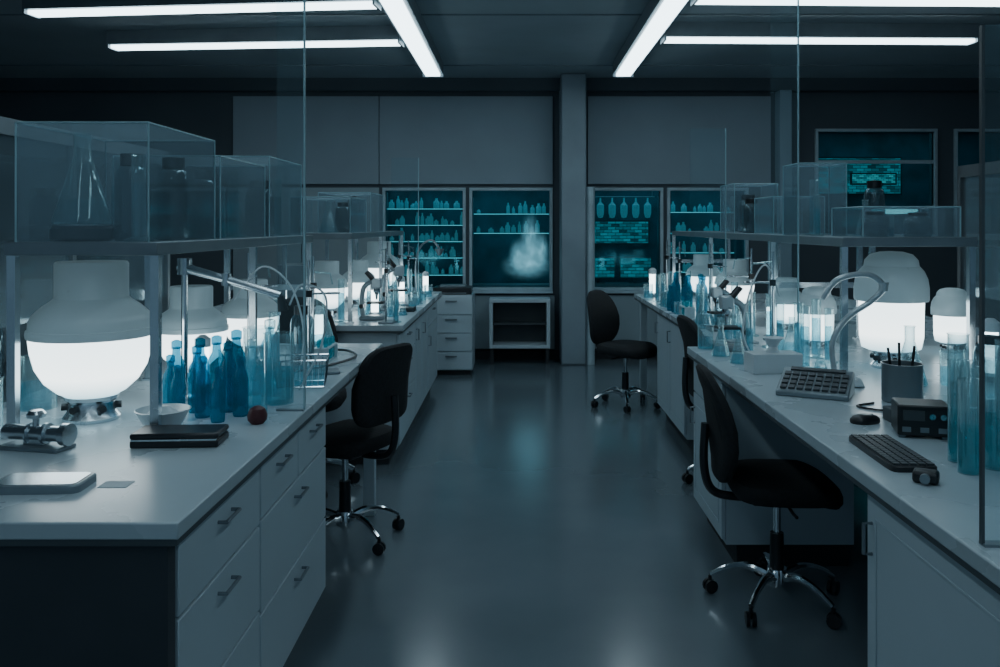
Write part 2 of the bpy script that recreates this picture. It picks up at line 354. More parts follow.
# ---------------------------------------------------------------- swivel chair
def make_chair(label,loc,rz,bh=.235,bp_=3.0,bc=.745):
    t=thing('swivel_chair',label,'chair',loc,rz,)
    MB().pad(.225,.235,[(.80,.455),(.94,.462),(1,.485),(1,.51),(.96,.53),(.86,.541),(.5,.546)],fn=lambda p:Vector((p.x+.02,p.y,p.z-(.03*max(0,p.x-.12)/.1 if p.x>.12 else 0))),p=3.4).build('seat','black',t)
    def bk(p):
        zz=p.x; yy=p.y*(1-.18*max(0,zz)/.24); x=-.235-(zz+.2)*.16+ .35*yy*yy + .03*math.cos(zz*9)-p.z
        return Vector((x,yy,bc+zz))
    MB().pad(bh,.205,[(.8,-.03),(.95,-.025),(1,-.01),(1,.008),(.95,.02),(.75,.028)],fn=bk,p=bp_).build('backrest','black',t)
    MB().tube(smooth_pts([(-.05,0,.44),(-.17,0,.435),(-.27,0,.46),(-.305,0,.56),(-.30,0,.74)],5),.018,8).build('back_support','blackp',t)
    MB().span(-.12,.1,-.1,.1,.425,.458).build('seat_plate','blackp',t,bevel=.01)
    MB().tube([(.02,-.08,.435),(.02,-.2,.43),(.02,-.25,.435)],.007).build('lever','blackp',t)
    MB().cyl((0,0,.28),.016,.15).build('gas_piston','chrome',t)
    MB().lathe([(0,.12),(.03,.12),(.028,.29),(0,.29)]).build('gas_column','blackp',t)
    MB().lathe([(0,.075),(.045,.075),(.05,.10),(.04,.145),(0,.15)]).build('hub','chrome',t)
    for k in range(5):
        a=2*PI*k/5+.35; c,s=math.cos(a),math.sin(a)
        pts=[(.035*c,.035*s,.112),(.11*c,.11*s,.135),(.2*c,.2*s,.118),(.275*c,.275*s,.078)]
        lg=MB().tube(smooth_pts(pts,4),[.019-.0006*i for i in range(13)],8).build('leg','chrome',t)
        q=(.278*c,.278*s)
        m=MB(); rot=Matrix.Rotation(a+.6,4,'Z')@Matrix.Rotation(R(90),4,'X')
        for o in (-.019,.006):
            ox=Vector((0,0,o)); m.cyl((q[0],q[1],.029),.028,.014,14,rot@Matrix.Translation(ox))
        m.cyl((q[0],q[1],.03),.008,.045,8)
        m.build('caster','blackp',lg)
    return t
ch=make_chair('black swivel chair on the right nearest the camera, chrome star base',(1.07,3.5,0),R(-4)); ch.scale=(.97,.97,.99)
dup(ch,(1.31,5.06,0),R(6),'black swivel chair, second on the right, half hidden behind the nearest one',sc=1.04)
dup(ch,(.93,7.3,0),R(-42),'black swivel chair farthest down the aisle, near the column',sc=1)
make_chair('black swivel chair tucked at the near left bench, back turned to the aisle',(-.85,4.2,0),R(152),.19,5.0,.79)
dup(ch,(-1.28,5.03,0),R(-75),'black swivel chair in the gap between the two left benches',sc=1.12)
# ---------------------------------------------------------------- glass screens
def gscreen(label,x0,x1,y,z1,es=(1,),em='gedge',z0=TZ):
    t=thing('glass_screen',label,'glass screen',((x0+x1)/2,y,z0)); w=abs(x1-x0)/2
    MB().span(-w,w,-.004,.004,0.004,z1-z0).build('pane','pane',t)
    for s in es: MB().span(s*w-.003,s*w+.003,-.005,.005,0.004,z1-z0).build('polished_edge',em,t)
    MB().span(-w,w,-.012,.012,0,.006).build('foot_rail','greym',t)
gscreen('tall clear glass screen beside the clear beakers on the left bench',-.83,-.735,2.94,2.7,(1,))
gscreen('tall clear glass screen on the right bench behind the tissue box',1.2,1.33,4.02,2.75,(1,))
gscreen('tall clear glass screen at the right edge of the photo, nearest the camera',.93,1.8,1.7,1.95,(-1,),'edge')
gscreen('tall clear glass screen at the far left bench',-1.02,-.8,6.9,2.1,(1,))
gscreen('tall clear glass screen at the far right bench',1.16,1.4,5.7,2.2,(1,))
# ---------------------------------------------------------------- reagent racks
def rack(label,x0,x1,y0,y1,nposts):
    cx,cy=(x0+x1)/2,(y0+y1)/2; w,l=(x1-x0)/2,(y1-y0)/2
    t=thing('reagent_rack',label,'shelf rack',(cx,cy,TZ)); z=1.46-TZ
    MB().span(-w,w,-l,l,z,z+.04).build('shelf','greym',t,bevel=.003)
    for k in range(nposts):
        y=-l+.025+(2*l-.05)*k/(nposts-1)
        for s in (-1,1):
            MB().span(s*(w-.014)-.013,s*(w-.014)+.013,y-.013,y+.013,0.008,z).span(s*(w-.018)-.026,s*(w-.018)+.026,y-.026,y+.026,0,.008).build('post','steel',t)
    MB().span(-w+.03,w-.03,l-.03,l-.02,.3,.33).build('cross_bar','steel',t)
rack('grey shelf rack on the near left bench above the large glowing bowl',-1.54,-1.08,2.55,4.5,3)
rack('grey shelf rack on the far left bench',-1.54,-1.08,5.55,8.1,3)
rack('grey shelf rack on the near right bench above the glowing bowl lamps',1.38,1.95,3.6,4.66,2)
rack('grey shelf rack on the far right bench',1.42,1.95,4.78,7.8,3)
SZ=1.5
def case(label,x,y,sx,sy,sz):
    t=thing('glass_case',label,'glass case',(x,y,SZ)); a,b=sx/2,sy/2
    MB().span(-a,a,-b,-b+.004,0,sz).span(-a,a,b-.004,b,0,sz).span(-a,-a+.004,-b+.004,b-.004,0,sz).span(a-.004,a,-b+.004,b-.004,0,sz).span(-a,a,-b,b,sz,sz+.004).build('glass_box','casepane',t)
    m=MB(); r=.003
    for s in (-1,1):
        for q in (-1,1):
            m.tube([(s*a,q*b,0.0),(s*a,q*b,sz)],r,6)
        m.tube([(s*a,-b,sz),(s*a,b,sz)],r,6).tube([(-a,s*b,sz),(a,s*b,sz)],r,6)
    m.build('edge_frame','gedge',t)
for y,lb,h in ((2.84,'clear glass case nearest on the left shelf, holding the large conical flask',.36),(3.46,'second clear glass case along the near left shelf',.31),(4.09,'third clear glass case along the near left shelf',.36)):
    case(lb,-1.31,y,.4,.56,h)
for y,lb,h in ((5.95,'first clear glass case on the far left shelf',.24),(6.75,'second clear glass case on the far left shelf',.3)): case(lb,-1.31,y,.4,.6,h)
case('narrow clear glass case standing upright on the right shelf',1.52,4.35,.24,.24,.36)
case('low wide clear glass case at the near end of the right shelf',1.7,3.84,.42,.36,.13)
for y,lb,h in ((5.2,'first clear glass case on the far right shelf',.22),(6.1,'second clear glass case on the far right shelf',.34)): case(lb,1.66,y,.3,.4,h)
def hood(label,x,y,rz,wd,dp,h,fm='greym'):
    t=thing('ventilated_cabinet',label,'fume cabinet',(x,y,TZ),rz); a,b=dp/2,wd/2
    MB().span(-a,-a+.02,-b,b,0,h).span(-a,a,-b,-b+.02,.0,.03).span(-a,a,b-.02,b,0,.03).span(-a,a,-b,b,h-.06,h).span(-a,a,-b+.02,b-.02,0,.02).span(a-.03,a,-b,-b+.03,0,h).span(a-.03,a,b-.03,b,0,h).span(a-.03,a,-.015,.015,0,h).build('frame',fm,t)
    for s in (-1,1): MB().span(-a+.02,a-.03,s*b-.003-s*.003,s*b+.003-s*.003,.03,h-.06).build('side_glass','casepane',t)
    MB().span(a-.018,a-.012,-b+.03,b-.03,.28,h-.06).build('sash','casepane',t)
    MB().span(-a+.03,a-.06,-b+.03,b-.03,h*.55,h*.55+.012).build('shelf',fm,t)
    return t
hood('tall grey glazed cabinet at the rear of the near left bench',-2.07,3.45,0,1.9,.55,1.02)
hood('tall dark glazed cabinet at the rear of the near right bench by the photo edge',2.58,3.6,PI,1.7,.55,.95,'gap')
# ---------------------------------------------------------------- glowing bowl lamps
def make_lamp(label,loc,bowlp=None,sh=None,cap=None):
    t=thing('bowl_lamp',label,'lamp',loc)
    MB().lathe(bowlp or [(0,.08),(.075,.08),(.105,.096),(.142,.13),(.168,.175),(.182,.23),(.187,.275)],seg=48).build('glowing_bowl','bowl',t)
    MB().lathe(sh or [(.187,.275),(.193,.277),(.195,.29),(.193,.302),(.188,.305),(.186,.33),(.176,.35),(.15,.375),(.12,.396),(.114,.402)],seg=48).build('shoulder','whiteg',t)
    MB().lathe(cap or [(.114,.402),(.112,.406),(.112,.515),(.107,.522),(0,.524)],seg=48).build('cap','whiteg',t)
    MB().lathe([(0,0),(.085,0),(.088,.012),(.075,.03),(.07,.06),(.082,.07),(.084,.082),(0,.082)]).build('base','steel',t)
    for k in range(6):
        a=2*PI*k/6+.3; MB().cyl((.07*math.cos(a),.07*math.sin(a),.045),.012,.02,10,Matrix.Rotation(a,4,'Z')@Matrix.Rotation(R(90),4,'Y')).build('knob','blackp',t)
    return t
lp=make_lamp('large glowing white bowl lamp with frosted cap, nearest on the left bench',(-1.405,2.81,TZ))
for (x,y,s,lb) in [(-1.34,3.5,.75,'glowing bowl lamp second along the near left bench'),(-1.3,4.15,.72,'glowing bowl lamp third along the near left bench, behind the boom arm'),
  (-1.33,5.95,.75,'glowing bowl lamp first on the far left bench'),(-1.26,6.75,.7,'glowing bowl lamp second on the far left bench'),(-1.25,7.7,.95,'glowing bowl lamp at the far end of the left benches'),
  (1.63,5.15,.62,'glowing bowl lamp nearest on the far right bench'),(1.6,6.25,.75,'glowing bowl lamp second on the far right bench'),(1.6,7.3,.75,'glowing bowl lamp at the far end of the right benches')]:
    dup(lp,(x,y,TZ),random.random()*6,lb,sc=s)
l2=make_lamp('wide domed lamp with a straight sided glow behind the pen pot',(1.69,3.84,TZ),[(0,.08),(.1,.08),(.125,.09),(.135,.14),(.138,.3)],[(.138,.3),(.155,.302),(.158,.31),(.158,.36),(.152,.4),(.137,.435),(.12,.455)],[(.12,.455),(.117,.457),(.112,.485),(.09,.51),(.05,.522),(0,.525)])
dup(l2,(2.2,4.3,TZ),0,'straight sided glowing lamp at the rear of the near right bench',sc=.62)
dup(l2,(1.55,4.4,TZ),0,'straight sided glowing lamp behind the curved pipe arm',sc=.62)
# ---------------------------------------------------------------- glassware kinds
def conical(label,loc,liq='teal'):
    t=thing('conical_flask',label,'flask',loc)
    MB().lathe([(0,0),(.078,0),(.084,.008),(.082,.02),(.03,.2),(.024,.22),(.024,.29),(.03,.295)],seg=28).build('flask_body','glass',t)
    MB().lathe([(0,.004),(.076,.004),(.078,.02),(.06,.08),(0,.08)],seg=28).build('liquid',liq,t); return t
def beaker(label,loc,r=.05,h=.13,liq='teal',lv=.5):
    t=thing('beaker',label,'beaker',loc)
    MB().lathe([(0,0),(r,0),(r,h),(r*1.08,h+.003)],seg=24).build('glass_wall','glass',t)
    MB().lathe([(0,.004),(r*.95,.004),(r*.95,h*lv),(0,h*lv)],seg=24).build('liquid',liq,t); return t
def jar(label,loc):
    t=thing('storage_jar',label,'jar',loc)
    MB().lathe([(0,0),(.055,0),(.058,.01),(.058,.16),(.05,.185),(.035,.195)],seg=24).build('jar_body','smoke',t)
    MB().lathe([(0,.195),(.04,.195),(.04,.225),(0,.228)],seg=20).build('lid','blackp',t); return t
def wash(label,loc,liq='blue',cp='blue'):
    t=thing('wash_bottle',label,'bottle',loc)
    MB().lathe([(0,0),(.027,0),(.03,.01),(.03,.14),(.026,.165),(.015,.185),(.013,.215)],seg=20).build('bottle_body',liq,t)
    MB().lathe([(0,.21),(.017,.21),(.017,.235),(.008,.24),(0,.24)],seg=16).build('cap',cp,t)
    return t
def cylg(label,loc,liq='teal'):
    t=thing('graduated_cylinder',label,'glass cylinder',loc)
    MB().lathe([(0,0),(.045,0),(.045,.008),(.022,.014),(.022,.28),(.026,.284)],seg=20).build('tube','glass',t)
    MB().lathe([(0,.016),(.02,.016),(.02,.19),(0,.19)],seg=20).build('liquid',liq,t); return t
def microscope(label,loc,rz=0):
    t=thing('microscope',label,'microscope',loc,rz)
    MB().span(-.1,.1,-.07,.07,0,.035).build('base','greym',t,bevel=.01)
    MB().tube(smooth_pts([(-.08,0,.03),(-.09,0,.15),(-.07,0,.26),(.0,0,.31)],5),.02,10).build('arm','palem',t)
    MB().span(-.04,.09,-.06,.06,.13,.145).build('stage','blackp',t)
    MB().lathe([(0,.16),(.008,.16),(.012,.2),(.02,.215),(.03,.23),(.03,.25),(0,.25)],(.03,0,0)).build('objective','chrome',t)
    MB().span(-.01,.07,-.04,.04,.25,.33).build('head','palem',t,bevel=.01)
    for s in (-1,1):
        MB().cyl((0.0,s*.028,.32),.015,.08,14,Matrix.Rotation(R(-40),4,'Y')).build('eyepiece','blackp',t)
        MB().cyl((-.085,s*.024,.11),.018,.03,14,Matrix.Rotation(R(-90*s),4,'X')).build('focus_knob','blackp',t)
    return t
def tuberack(label,loc,rz=0,liq='teal'):
    t=thing('test_tube_rack',label,'test tube rack',loc,rz)
    MB().span(-.1,.1,-.035,.035,0,.008).span(-.1,.1,-.035,.035,.07,.076).span(-.1,-.094,-.035,.035,.008,.07).span(.094,.1,-.035,.035,.008,.07).build('rack_frame','white',t)
    for i in range(6):
        for j in (-1,1):
            MB().lathe([(0,.010),(.006,.012),(.009,.02),(.009,.11)],(-.075+.03*i,j*.016,0),10).build('test_tube',liq if (i+j)%3 else 'glass',t)
    return t
def ringstand(label,loc,rz=0,h=.48):
    t=thing('ring_stand',label,'clamp stand',loc,rz)
    MB().span(-.06,.09,-.05,.05,0,.012).build('base_plate','greym',t,bevel=.003)
    MB().cyl((-.04,0,.01),.006,h,10).build('rod','chrome',t)
    MB().tube([(-.04,0,h*.72),(.03,0,h*.72)],.005).tube([(.03+.03*(1-math.cos(a)),.03*math.sin(a),h*.72) for a in [2*PI*i/14 for i in range(15)]],.004,6).build('clamp_ring','steel',t)
    MB().span(-.052,-.028,-.012,.012,h*.72-.014,h*.72+.014).build('clamp_boss','blackp',t)
    MB().tube([(-.04,0,h*.92),(.05,0,h*.9),(.06,0,h*.8)],.004).build('glass_tube','glass',t)
    return t
def towerlamp(label,loc):
    t=thing('column_lamp',label,'lamp',loc)
    MB().lathe([(0,0),(.04,0),(.04,.02),(.025,.03),(0,.03)],seg=20).build('base','greym',t)
    MB().lathe([(0,.03),(.024,.03),(.024,.17),(0,.17)],seg=20).build('glowing_tube','spot',t)
    MB().lathe([(0,.17),(.03,.17),(.03,.2),(.012,.215),(0,.215)],seg=20).build('cap','white',t); return t
# --- left shelf top
t=thing('hot_plate','low dark hot plate under the large conical flask in the left glass case','hot plate',(-1.4,2.74,SZ))
MB().lathe([(0,0),(.085,0),(.095,.008),(.095,.04),(.085,.048),(0,.048)],seg=28).build('housing','blackp',t); MB().lathe([(0,.048),(.088,.048),(.088,.054),(0,.054)],seg=28).build('plate','greym',t)
big=conical('large conical flask with pale contents inside the nearest left glass case',(-1.4,2.74,SZ+.054),'pale'); big.scale=(1.05,1.05,1.0)
J=jar('tall dark lidded jar beside the large conical flask on the left shelf',(-1.25,2.76,SZ)); J.scale=(.9,.9,1.25)
dup(J,(-1.18,2.92,SZ),0,'dark lidded jar at the back of the nearest left glass case')
dup(J,(-1.4,3.4,SZ),0,'lidded jar in the second glass case of the left shelf, rear side')
B1=beaker('wide glass beaker with blue liquid in the second left glass case',(-1.22,3.34,SZ),.07,.2,'blue',.4)
C1=cylg('graduated cylinder in the second left glass case',(-1.2,3.6,SZ),'pale')
dup(J,(-1.32,3.58,SZ),0,'lidded jar beside the graduated cylinder in the second left glass case')
dup(J,(-1.2,3.97,SZ),0,'lidded jar in the third glass case of the left shelf',sc=1.15)
CF=conical('conical flask in the third glass case of the left shelf',(-1.4,4.15,SZ),'pale')
dup(C1,(-1.2,4.25,SZ),0,'graduated cylinder in the third left glass case')
dup(C1,(-1.4,2.98,SZ),0,'graduated cylinder at the back of the nearest left glass case')
dup(C1,(-1.17,2.63,SZ),0,'graduated cylinder at the front corner of the nearest left glass case',sc=.95)
dup(C1,(-1.43,3.26,SZ),0,'graduated cylinder at the front of the second left glass case',sc=.95)
dup(CF,(-1.29,3.04,SZ),0,'small conical flask in the rear of the nearest left glass case',sc=.6)
dup(C1,(-1.33,3.86,SZ),0,'graduated cylinder at the front of the third left glass case',sc=1)
dup(CF,(-1.3,5.85,SZ),0,'conical flask in the first case of the far left shelf',sc=.75)
dup(J,(-1.25,6.1,SZ),0,'lidded jar in the first case of the far left shelf',sc=.95)
dup(J,(-1.3,6.7,SZ),0,'lidded jar in the second case of the far left shelf')
g='jars inside the tall cabinet of the left bench'
for i,(x,y,z,s) in enumerate([(-2.0,2.7,.02,1.2),(-1.95,2.95,.02,1),(-2.05,3.25,.02,1.3),(-1.95,3.7,.02,1.1),(-2.0,4.1,.02,1.2),(-2.0,2.75,.573,1),(-2.0,3.1,.573,1.2),(-2.0,3.6,.573,1),(-2.0,3.95,.573,1.2)]):
    dup(J,(x,y,TZ+z),0,'dark lidded jar inside the tall glazed cabinet of the left bench',g,s)
g='jars inside the tall cabinet of the right bench'
for i,(x,y,z,s) in enumerate([(2.5,3.2,.02,1.2),(2.5,3.6,.02,1),(2.5,4.1,.02,1.3),(2.5,3.4,.535,1),(2.5,3.9,.535,1.2),(2.5,4.25,.535,1)]):
    dup(J,(x,y,TZ+z),0,'dark lidded jar inside the tall glazed cabinet of the right bench',g,s)
# right shelf top
dup(C1,(1.52,4.35,SZ),0,'graduated cylinder inside the narrow upright case on the right shelf')
dup(J,(1.85,4.4,SZ),0,'lidded jar standing open at the back of the near right shelf')
dup(J,(1.6,3.8,SZ),0,'short dark jar on the left inside the low wide right case',sc=(1,1,.5))
dup(J,(1.8,3.82,SZ),0,'short dark jar on the right inside the low wide right case',sc=(1,1,.48))
dup(B1,(1.7,3.95,SZ),0,'short blue beaker at the back of the low wide right case',sc=(.7,.7,.5))
dup(CF,(1.72,4.2,SZ),0,'small conical flask between the cases on the near right shelf',sc=.6)
dup(C1,(1.44,4.08,SZ),0,'small graduated cylinder at the front edge of the near right shelf',sc=.7)
dup(CF,(1.66,5.2,SZ),0,'conical flask in the first case of the far right shelf',sc=.7)
dup(J,(1.66,6.1,SZ),0,'lidded jar in the second case of the far right shelf',sc=1.2)
dup(J,(1.55,5.62,SZ),0,'lidded jar between the two cases of the far right shelf',sc=1)
# ---------------------------------------------------------------- left bench items
ws=wash('translucent blue bottle of the dense cluster beside the large glowing bowl',(-1.19,2.97,TZ))
g='blue bottles on the near left bench'; ws['group']=g
for (x,y,s) in [(-1.125,3.02,1.0),(-1.06,3.0,1.05),(-.995,2.93,1.0),(-.93,2.86,.85),(-1.1,2.92,.95),(-1.0,3.03,1.12),(-1.17,2.87,.85),(-1.05,2.84,.85),(-.975,2.77,.75),(-1.12,2.80,.75)]:
    dup(ws,(x,y,TZ),random.random()*6,ws['label'],g,s)
wp=wash('pale clear bottle to the right of the blue bottle cluster',(-.935,3.0,TZ),'pale','glass'); wp['group']='pale bottles beside the blue bottles'
for (x,y,s) in [(-.865,2.86,.8),(-.93,3.2,1.2)]: dup(wp,(x,y,TZ),0,wp['label'],wp['group'],s)
TB=beaker('tall clear beaker with pale liquid behind the pale bottles on the left bench',(-.86,3.07,TZ),.052,.25,'pale',.5)
dup(TB,(-.99,3.24,TZ),0,'tall clear beaker behind the blue bottles beside the boom arm')
t=thing('wire_basket','clear basket tray with steel rim behind the glass screen on the left bench','basket',(-.86,3.4,TZ),.15)
m=MB()
for s in (-1,1):
    m.tube([(-.1,s*.08,.11),(.1,s*.08,.11)],.004,6).tube([(s*.1,-.08,.11),(s*.1,.08,.11)],.004,6).tube([(-.09,s*.07,.005),(.09,s*.07,.005)],.004,6).tube([(s*.09,-.07,.005),(s*.09,.07,.005)],.004,6)
for k in range(9):
    x=-.1+.025*k
    for s in (-1,1): m.tube([(x,s*.08,.11),(x*.9,s*.07,.005)],.0018,5)
for k in range(7):
    y=-.075+.025*k
    for s in (-1,1): m.tube([(s*.1,y,.11),(s*.09,y*.9,.005)],.0018,5)
m.build('wire_frame','chrome',t); MB().span(-.088,.088,-.068,.068,.004,.07).build('clear_liner','pale',t)
t=thing('instrument_case','flat black case lying in front of the blue bottles on the left bench','case',(-.99,2.50,TZ),.06)
MB().span(-.125,.125,-.06,.06,0,.022).build('case_base','blackp',t,bevel=.006); MB().span(-.125,.125,-.06,.06,.025,.042).build('lid','blackp',t,bevel=.006)
MB().span(-.12,.12,-.0615,-.055,.021,.026).build('rim','steel',t)
def tissue(name,label,loc,w,h,seed):
    rnd=random.Random(seed); m=MB(); n=18; vs=[];fs=[]
    for i in range(n+1):
        for j in range(n+1):
            u,v=i/n*2-1,j/n*2-1; r=min(1,max(abs(u),abs(v)))
            z=h*(1-r**4)*(.55+.45*abs(math.sin(4.1*u+seed)*math.cos(3.7*v-seed)))+rnd.random()*h*.1*(1-r)+.002
            vs.append((u*w*(1-.15*abs(v)),v*w*.6*(1-.2*abs(u)),z))
    for i in range(n):
        for j in range(n):
            a=i*(n+1)+j; fs.append((a,a+n+1,a+n+2,a+1))
    m.add(vs,fs); o=m.build(name,'paper',loc=loc); so=o.modifiers.new('s','SOLIDIFY'); so.thickness=.002; so.offset=1
    tag(o,label,'cloth'); return o
t=thing('dish','shallow white dish in front of the blue bottles, beside the black case','dish',(-1.11,2.665,TZ))
MB().lathe([(0,0),(.045,0),(.05,.006),(.08,.06),(.084,.064),(.08,.066),(.048,.012),(0,.01)],seg=32).build('bowl','white',t)
MB().pad(.05,.035,[(.6,.018),(1,.03),(.9,.055),(.4,.075)],p=2.2,seg=14).build('contents','paper',t)
o=MB().lathe([(0,0),(.02,0),(.03,.012),(.032,.028),(.024,.048),(.01,.056),(0,.057)],seg=20).build('rubber_bulb','red',loc=(-.84,2.75,TZ)); tag(o,'small dark red rubber bulb on the left worktop edge','rubber bulb')
t=thing('tablet','flat grey tablet lying at the near corner of the left worktop','tablet',(-1.16,2.08,TZ),.05)
MB().pad(.11,.06,[(1,0),(1,.016),(.96,.02)],p=8).build('body','greym',t); MB().pad(.098,.05,[(1,.02),(1,.0215)],p=10).build('screen','steel',t)
o=MB().span(-.035,.035,-.025,.025,0,.0015).build('paper_slip','paper',loc=(-.99,2.1,TZ)); tag(o,'small white paper slip beside the grey tablet','paper')
t=thing('metal_valve','silver valve fitting with knobs lying at the left photo edge','valve',(-1.38,2.44,TZ),-.2)
MB().span(-.1,.1,-.04,.04,0,.012).build('foot','greym',t,bevel=.003)
MB().tube([(-.1,0,.045),(.09,0,.045)],.022,14).tube([(.09,0,.045),(.11,0,.045)],.032,14).tube([(-.02,0,.045),(-.015,0,.045)],.03,14).tube([(.03,0,.045),(.04,0,.045)],.03,14).span(-.03,.03,-.015,.015,.01,.03).build('barrel','steel',t)
MB().cyl((0,0,.06),.009,.035,10).lathe([(0,0),(.024,0),(.026,.01),(.018,.02),(0,.021)],(0,0,.09),16).build('knob','steel',t)
t=thing('boom_arm','silver boom arm on a post reaching over the blue bottles','boom arm',(-1.22,3.12,TZ))
MB().lathe([(0,0),(.04,0),(.04,.012),(.02,.02),(0,.02)]).build('foot','steel',t); MB().cyl((0,0,.015),.012,.5,14).build('post','chrome',t)
MB().tube([(-.02,0,.49),(.12,-.02,.455),(.36,-.03,.385)],[.018,.015,.013],10).build('arm','steel',t)
MB().lathe([(0,-.03),(.026,-.03),(.026,.03),(0,.03)],(0,0,.49),16).build('joint','steel',t)
MB().lathe([(0,-.022),(.018,-.022),(.018,.022),(0,.022)],(.16,-.02,.443),14).build('joint','steel',t)
MB().tube([(.36,-.03,.385),(.37,-.03,.33)],[.012,.02],10).build('nozzle','blackp',t)
def cable(name,label,pts,r=.004,mt='white'):
    o=MB().tube(smooth_pts(pts,7),r,6).build(name,mt); tag(o,label,'cable'); return o
cable('hose','thin pale hose looping from the boom arm down to the wire basket',[(-.83,3.1,1.26),(-.80,3.16,1.33),(-.72,3.2,1.28),(-.74,3.22,1.1),(-.80,3.24,.98),(-.84,3.28,.916)])
cable('hose','thin dark hose lying across the left worktop behind the basket',[(-1.1,3.72,.916),(-.95,3.7,.918),(-.85,3.85,.918),(-.78,4.1,.918),(-.86,4.3,.918),(-1.0,4.35,.918)],.006,'blackp')
cable('hose','thin pale hose looping between the lamps above the near left worktop',[(-1.15,3.45,1.25),(-1.05,3.5,1.38),(-.95,3.56,1.3),(-.9,3.58,1.12),(-.92,3.6,.95),(-.98,3.62,.914)])
cable('hose','thin pale hose curving over the glassware of the near right bench',[(1.3,4.2,1.2),(1.2,4.1,1.36),(1.1,4.0,1.25),(1.05,3.95,1.05),(1.1,3.9,.914)])
cable('hose','thin dark hose lying on the near right worktop behind the mouse',[(1.35,2.9,.914),(1.25,2.93,.914),(1.2,3.0,.914),(1.28,3.05,.914)],.004,'blackp')
dup(J,(-.96,3.8,TZ),0,'dark lidded jar on the left worktop behind the wire basket')
B2=beaker('beaker of clear blue liquid behind the boom arm post',(-1.12,3.34,TZ),.05,.15,'pale',.5)
dup(C1,(-1.0,3.5,TZ),0,'graduated cylinder on the near left worktop beside the lamps')
tuberack('test tube rack near the far end of the near left worktop',(-.9,4.0,TZ),PI/2)
dup(CF,(-1.0,4.32,TZ),0,'conical flask near the far end of the near left worktop')
def analyser(label,loc,rz=0,s=(.3,.35,.32),mt='white'):
    a,b,h=s[0]/2,s[1]/2,s[2]; t=thing('analyser',label,'lab instrument',loc,rz)
    MB().add([(-a,-b,.015),(a,-b,.015),(a,b,.015),(-a,b,.015),(-a,-b,h),(a*.4,-b,h),(a*.4,b,h),(-a,b,h),(a,-b,h*.45),(a,b,h*.45)],
      [(3,2,1,0),(4,5,6,7),(0,1,8,5,4),(2,3,7,6,9),(3,0,4,7),(1,2,9,8),(8,9,6,5)]).build('housing',mt,t,bevel=.01)
    A=Vector((a*.4,0,h));Bv=Vector((a,0,h*.45)); c=(A+Bv)/2; ang=math.atan2(h*.55,a*.6)
    MB().box((c.x+.003,0,c.z+.003),((A-Bv).length*.7,b*1.2,.006),Mx=Matrix.Rotation(ang,4,'Y')).build('screen','scr2',t)
    for sx in (-1,1):
        for sy in (-1,1): MB().cyl((sx*a*.8,sy*b*.8,0),.012,.016,8).build('foot','blackp',t)
    return t
AN=analyser('grey sloped instrument at the right photo edge behind the teal cylinders',(2.05,3.2,TZ),PI,(.3,.35,.32),'greym')
dup(AN,(-1.8,7.1,TZ),0,'grey sloped instrument at the rear of the far left bench')
MS=microscope('microscope in the middle of the far left bench',(-.95,6.6,TZ),.3)
dup(MS,(-.98,5.78,TZ),0,'microscope on the far left bench nearest the gap',sc=.85)
dup(B2,(-.9,6.15,TZ),0,'pale beaker between the microscopes on the far left bench')
tuberack('test tube rack on the far left bench behind the middle microscope',(-.93,7.08,TZ),PI/2)
o=MB().span(-.1,.1,-.07,.07,0,.03).build('small_box','blackp',loc=(-.86,6.35,TZ),bevel=.004); tag(o,'small dark box lying at the front of the far left worktop','box')
t=thing('printer','dark flat printer on the white cabinet near the back wall','printer',(-.68,9.05,.83))
MB().span(-.2,.2,-.18,.18,0,.07).build('body','blackp',t,bevel=.01); MB().span(-.15,.15,-.24,-.17,.01,.02).build('paper_tray','greym',t); MB().span(-.14,.14,-.1,.12,.07,.09).build('lid','greym',t,bevel=.005)
t=thing('gooseneck_lamp','small curved neck lamp at the far end of the left benches','lamp',(-.95,8.0,TZ))
MB().lathe([(0,0),(.06,0),(.055,.015),(0,.018)]).build('foot','blackp',t); MB().tube(smooth_pts([(0,0,.01),(0,0,.3),(.05,0,.45),(.15,0,.5),(.22,0,.42)],6),.01,8).build('neck','greym',t)
MB().lathe([(.015,0),(.045,.06)],(.22,0,.36),16).build('shade','greym',t)
def crowd(kinds,label,group,spots,z=TZ):
    for i,(x,y,s) in enumerate(spots): dup(kinds,(x,y,z),random.random()*6,label,group,s)
crowd(C1,'slim graduated cylinder in the crowded row on the far left bench','cylinders crowded on the far left bench',[(-1.02,6.22,.9),(-1.1,6.32,.8),(-1.0,6.95,.9),(-1.1,7.2,1),(-.98,7.8,.8),(-1.17,5.66,1),(-.8,5.62,.8),(-.8,6.95,.7),(-.95,7.5,.9),(-.85,7.42,.8)])
crowd(B2,'small pale beaker in the crowded glassware of the far left bench','beakers crowded on the far left bench',[(-.88,5.97,.8),(-1.1,6.08,.8),(-.82,6.83,.7),(-.82,7.28,.8),(-1.1,7.42,1),(-1.6,5.6,1),(-.8,6.5,.6),(-.8,7.65,.7)])
crowd(C1,'slim graduated cylinder in the crowded row on the far right bench','cylinders crowded on the far right bench',[(1.36,4.92,.9),(1.37,5.35,1),(1.29,5.95,.9),(1.36,6.75,1),(1.35,7.1,.9),(1.18,7.15,.8),(1.2,5.6,.9),(1.18,6.85,.9),(1.25,7.3,.8)])
crowd(B2,'small pale beaker in the crowded glassware of the far right bench','beakers crowded on the far right bench',[(1.17,4.78,.8),(1.27,4.82,.9),(1.33,5.6,.7),(1.16,6.12,.6),(1.17,6.7,.8),(1.15,5.28,.6),(1.16,7.5,.8)])
crowd(B2,'small pale beaker behind the lamps at the rear of the near left bench','beakers at the rear of the near left bench',[(-1.69,2.7,1),(-1.68,2.98,1.2),(-1.14,3.72,.6),(-1.1,4.42,.7)])
